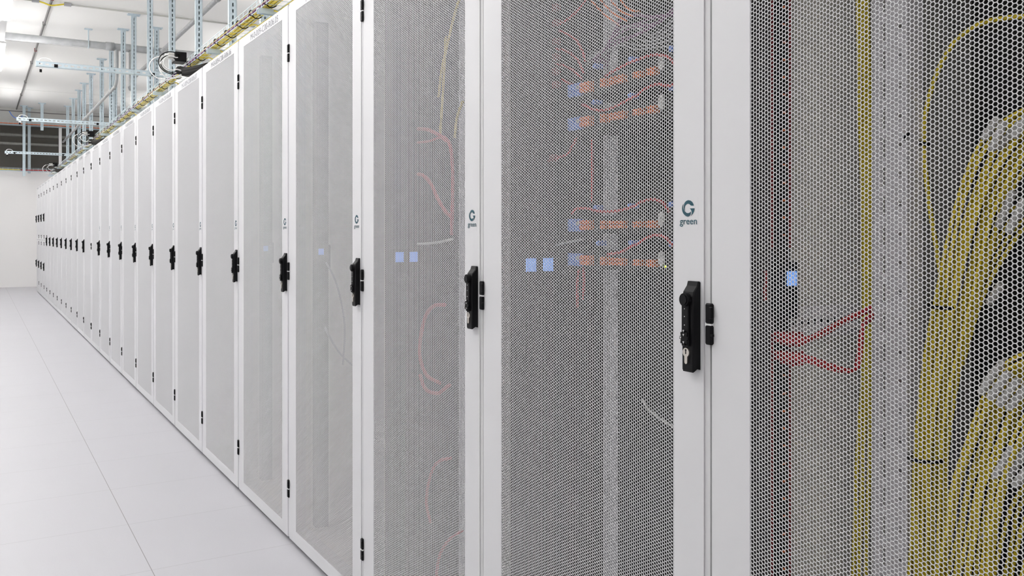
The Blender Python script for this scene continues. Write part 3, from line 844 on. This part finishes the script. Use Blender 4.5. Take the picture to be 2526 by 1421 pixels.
# bearers carry the tray on the posts
bear = MB().box(1.36, UX + .03, -.020, .020, -.006, 0).box(1.36, UX + .03, -.020, -.0175, -.030, -.006).box(1.36, UX + .03, .0175, .020, -.030, -.006).mesh('bearer', M['galv'])
for i, y in enumerate([us[0] - 1.25] + us):
    o = put('tray_bearer', bear, None, (0, y + (.042 if i else 0), TZ0 - .0055))
    tag(o, 'zinc bearer under the wire tray, %s from the camera' % ORD[i], 'bearer', 'bearers under the wire tray')
    if i == 0: o.data = bear
# yellow cables lying in the tray
rr = random.Random(11)
for i in range(20):
    x0 = TX0 + .012 + (i % 7) * .0088; z0 = TZ0 + .0075 + (i // 7) * .009
    pts = []; y = TY0 + .1; ph = rr.uniform(0, 6)
    while y < TY1 - .1:
        pts.append((x0 + .006 * math.sin(y * 1.7 + ph) + rr.uniform(-.003, .003), y, z0 + rr.uniform(-.001, .0025))); y += .45
    cable('yellow_cable', pts, .0045, M['yellow_b'], 'yellow cable in the bundle lying in the wire tray', 'yellow cables in the tray', n=6, k=3)
pts = [(TX0 + .125 + .010 * math.sin(y * .9), y, TZ0 + .008) for y in np.arange(TY0 + .1, TY1, .5)]
cable('yellow_cable', pts, .0045, M['yellow_b'], 'single yellow cable at the right edge of the wire tray', n=6, k=3)
for i in range(3):
    pts = [(TX0 + .005 - .003 * (i == 1), y, TZ0 + .008 + .006 * i + rr.uniform(-.001, .001)) for y in np.arange(TY0 + .1, TY1, .5)]
    cable('violet_cable', pts, .0032, M['violet'], 'violet cable along the aisle edge of the wire tray', 'violet cables on the tray edge', n=6, k=2)
tieA = MB().tube([(.014 * math.cos(a), .004 * math.sin(a * 2), .016 * math.sin(a)) for a in [j * math.pi / 7 for j in range(-6, 8)]], .0030, 6).mesh('cable_tie', M['black'])
tieB = MB().tube([(-.026 + .052 * j / 10, .012 * math.cos(math.pi * j / 10), -.015 * math.sin(math.pi * j / 10)) for j in range(11)], .0030, 6).mesh('cable_tie', M['black'])
y = 4.31; i = 0
while y < 21:
    o = put('cable_tie', tieA, None, (TX0, y, TZ0 + .012)); tag(o, 'black tie looped round the violet cables on the tray edge', 'cable tie', 'black ties on the tray edge')
    o = put('cable_tie', tieB, None, (TX0 + .040, y + .02, TZ0 + .003)); tag(o, 'black tie slung under the yellow bundle in the tray', 'cable tie', 'black ties under the yellow bundle')
    y += .30; i += 1
# branches dropping from the bundle into cabinet tops
for i, y in enumerate((4.75, 5.15, 6.05, 6.35, 7.6, 8.3, 9.9, 12.0)):
    cable('yellow_drop_cable', [(TX0 + .06, y + .5, TZ0 + .012), (TX0 + .07, y + .25, TZ0 - .01), (TX0 + .065, y + .05, TZ0 - .09), (TX0 + .05, y - .05, 2.36), (TX0 + .05, y - .08, ZT - .01)], .0045, M['yellow_b'],
          'yellow cable dropping from the tray into a cabinet top, %s from the camera' % ORD[i], 'yellow drops from the tray', n=6)

# ------------------------------------------------------------------ junction boxes with cord loops
jl = [('nearest', 7.05), ('middle', 13.2), ('farthest', 19.6)]
for nm, y in jl:
    t = thing('junction_box', '%s black junction box on the tray edge with cord loops' % nm, 'junction box', (TX0 - .03, y, TZ0 + .03), 'junction boxes on the tray')
    MB().box(-.065, .02, -.02, .12, -.005, .068, .006).build('housing', M['black'], t)
    MB().box(-.11, -.065, 0, .05, .02, .058, .004).build('connector', M['clear'], t)
    MB().cyl((-.13, .025, .04), .012, .02, 0, 12).build('gland', M['white'], t)
    b = thing('plug_bundle', '%s thick black bundle of plugs below the tray edge' % nm, 'plug bundle', (TX0, y - .15, TZ0 - .05), 'black plug bundles under the tray')
    mb = MB(); q = random.Random(5)
    for j in range(9):
        a = j * .7
        mb2 = MB().tube(spline([(-.06 + .02 * math.cos(a), .15, .01 + .018 * math.sin(a)), (-.02 + .03 * math.cos(a), .1, -.008 + .024 * math.sin(a)), (.03 + .03 * math.cos(a), -.05, -.015 + .024 * math.sin(a)), (.09 + .02 * math.cos(a), -.16, .0 + .02 * math.sin(a))], 5), .014, 7)
        mb2.build('plug_lead', M['blackm'], b, smooth=True)
    for j, (m_, nn, R_, off) in enumerate((('white', 'white', .075, 0), ('white', 'white', .09, .02), ('black', 'black', .065, .01), ('black', 'black', .055, -.02), ('white', 'white', .055, -.03), ('black', 'black', .085, -.04))):
        cx, cz = TX0 - .12 - (.05 if j == 1 else 0), TZ0 - .0 - (.035 if j < 2 else 0)
        pts = []
        for q_ in range(12):
            aa = R(60 + q_ * 22); pts.append((cx + R_ * 1.15 * math.cos(aa), y + off - .003 * q_, cz + R_ * math.sin(aa)))
        pts = [(TX0 - .06, y + off + .03, TZ0 + .06)] + pts + [(TX0 - .02, y - .05, TZ0 - .06)]
        cable(nn + '_cable', pts, .0045 if m_ == 'white' else .0038, M[m_], '%s cord looping out beside the %s junction box' % (nn, nm), 'cord loops beside the %s junction box' % nm, k=4)

# ------------------------------------------------------------------ pipes and conduits under the ceiling
def pipe(name, pts, r, m, lab, cat='pipe', grp=None, n=16, rings=()):
    t = thing(name, lab, cat, tuple(pts[0]), grp); o = Vector(pts[0])
    MB().tube([Vector(p) - o for p in pts], r, n).build('tube', m, t, smooth=True)
    for (a, b) in rings:
        MB().tube([Vector(a) - o, Vector(b) - o], r * 1.18, n).build('coupling', m, t, smooth=True)
    return t
PZ, PY = CAMH + 2.62, 13.55
pipe('galvanised_pipe', [(.29, PY, PZ), (3.4, PY, PZ)], .050, M['pipe'], 'thick galvanised pipe crossing under the ceiling', rings=[((1.55, PY, PZ), (1.66, PY, PZ)), ((1.78, PY, PZ), (1.92, PY, PZ))])
BZ = CAMH + 2.50
pipe('galvanised_pipe', [(2.2, 7.5, BZ - .02), (2.2, 15.6, BZ + .03)], .028, M['pipe'], 'galvanised pipe running lengthwise behind the posts', rings=[((2.2, 13.35, BZ + .012), (2.2, 13.43, BZ + .013)), ((2.2, 9.6, BZ - .01), (2.2, 9.68, BZ - .01))])
def elbow(P): return spline(P, 6)
pipe('galvanised_pipe', [(1.69, PY - .05, PZ - .05), (1.69, PY - .05, CAMH + 2.25)] + elbow([(1.69, PY - .04, CAMH + 2.20), (1.69, PY + .02, CAMH + 2.12), (1.69, PY + .15, CAMH + 2.08)]) + [(1.69, 22.6, CAMH + 2.06)], .022, M['pipe'],
     'galvanised pipe dropping from the crossing pipe and running to the far wall')
pipe('galvanised_pipe', [(1.87, PY - .05, PZ - .05), (1.87, PY - .05, CAMH + 2.1)] + elbow([(1.87, PY - .05, CAMH + 2.06), (1.86, PY - .1, CAMH + 2.02), (1.84, PY - .2, CAMH + 2.03)]), .026, M['pipe'],
     'short galvanised pipe stub hanging from the crossing pipe')
hg = thing('pipe_hanger', 'threaded hanger holding the crossing pipe to the ceiling', 'hanger', (1.33, PY, PZ))
MB().tube([(0, 0, .05), (0, 0, CEIL - PZ)], .008, 8).build('rod', M['galv'], hg)
MB().box(-.05, .05, -.03, .03, CEIL - PZ - .012, CEIL - PZ).build('foot', M['galv'], hg)
MB().tube([(.0, .056 * math.cos(a), .056 * math.sin(a)) for a in [j * math.pi / 10 for j in range(21)]], .006, 6).build('clamp_ring', M['galv'], hg)
cd = thing('conduit', 'dark conduit running along the ceiling toward the far wall', 'conduit', (.775, 3, CEIL - .03))
MB().tube([(0, 0, 0), (0, YB - 3.05, 0)], .014, 10).build('tube', M['conduit'], cd, smooth=True)
for y in (9.3, 11.9, 13.4, 15.4, 16.6, 18.8, 20.6): MB().box(-.018, .018, y - 3, y - 2.97, -.017, .03).build('saddle_clip', M['redd'] if y in (11.9, 15.4) else M['conduit'], cd)
for j, (x0, x1, m_, lab) in enumerate(((-1.85, .60, 'conduit_l', 'thin pale conduit crossing the ceiling left of the dark one'), (.95, 3.6, 'conduit_l', 'thin pale conduit crossing the ceiling right of the dark one'))):
    t = thing('ceiling_conduit', lab, 'conduit', (x0, 12.15, CEIL - .02), 'pale conduits across the ceiling')
    MB().tube([(0, 0, 0), (x1 - x0, 0, 0)], .011, 8).build('tube', M[m_], t, smooth=True)
    e = x1 - x0 if j == 0 else 0
    MB().box(e - .03, e + .05, -.02, .02, -.02, .015).build('end_box', M['greyc'], t)
cable('yellow_wire', [(.63, 12.15, CEIL - .02), (.70, 12.15, CEIL - .035), (.775, 12.15, CEIL - .055), (.86, 12.15, CEIL - .038), (.93, 12.15, CEIL - .02)], .010, M['yellow_b'], 'short yellow wire bridging the two pale ceiling conduits')
cable('black_wire', [(-1.8, YB - .35, 3.99), (.3, YB - .38, 3.985), (1.6, YB - .36, 3.98), (3.6, YB - .36, 3.985)], .010, M['conduit'], 'thin black cable crossing below the ceiling near the far wall')
cable('blue_wire', [(.62, YB - .36, 3.98), (.68, YB - .36, 3.88), (.76, YB - .36, 3.83), (.86, YB - .36, 3.86), (.90, YB - .36, 3.95)], .009, M['blue'], 'short blue cable sagging near the far ceiling corner')
# trays crossing before the far wall
for (y, z, lab) in ((22.72, 2.68, 'wire tray crossing the far wall below the grille'), (22.72, 3.72, 'wire tray crossing the far wall above the grille')):
    b = basket(5.4, 0, .30, 0, .06, 'cable_tray', M['galv'])
    b.rotation_euler = (0, 0, R(-90)); b.location = (-1.8, y + .3, z - .03)
    tag(b, lab, 'cable tray')
cable('red_cable', [(.85, 22.74, 2.665), (1.4, 22.73, 2.668), (2.4, 22.74, 2.665), (3.5, 22.74, 2.668)], .009, M['red'], 'red cable in the low tray crossing the far wall')
cable('yellow_cable', [(-1.7, 22.76, 2.668), (-.3, 22.75, 2.670), (.84, 22.76, 2.668)], .009, M['yellow_b'], 'yellow cable in the low tray at the left edge of the photo')
cable('orange_cable', [(-1.7, 22.74, 3.705), (.8, 22.73, 3.708), (3.5, 22.74, 3.705)], .008, M['orange'], 'orange cable in the high tray crossing the far wall')
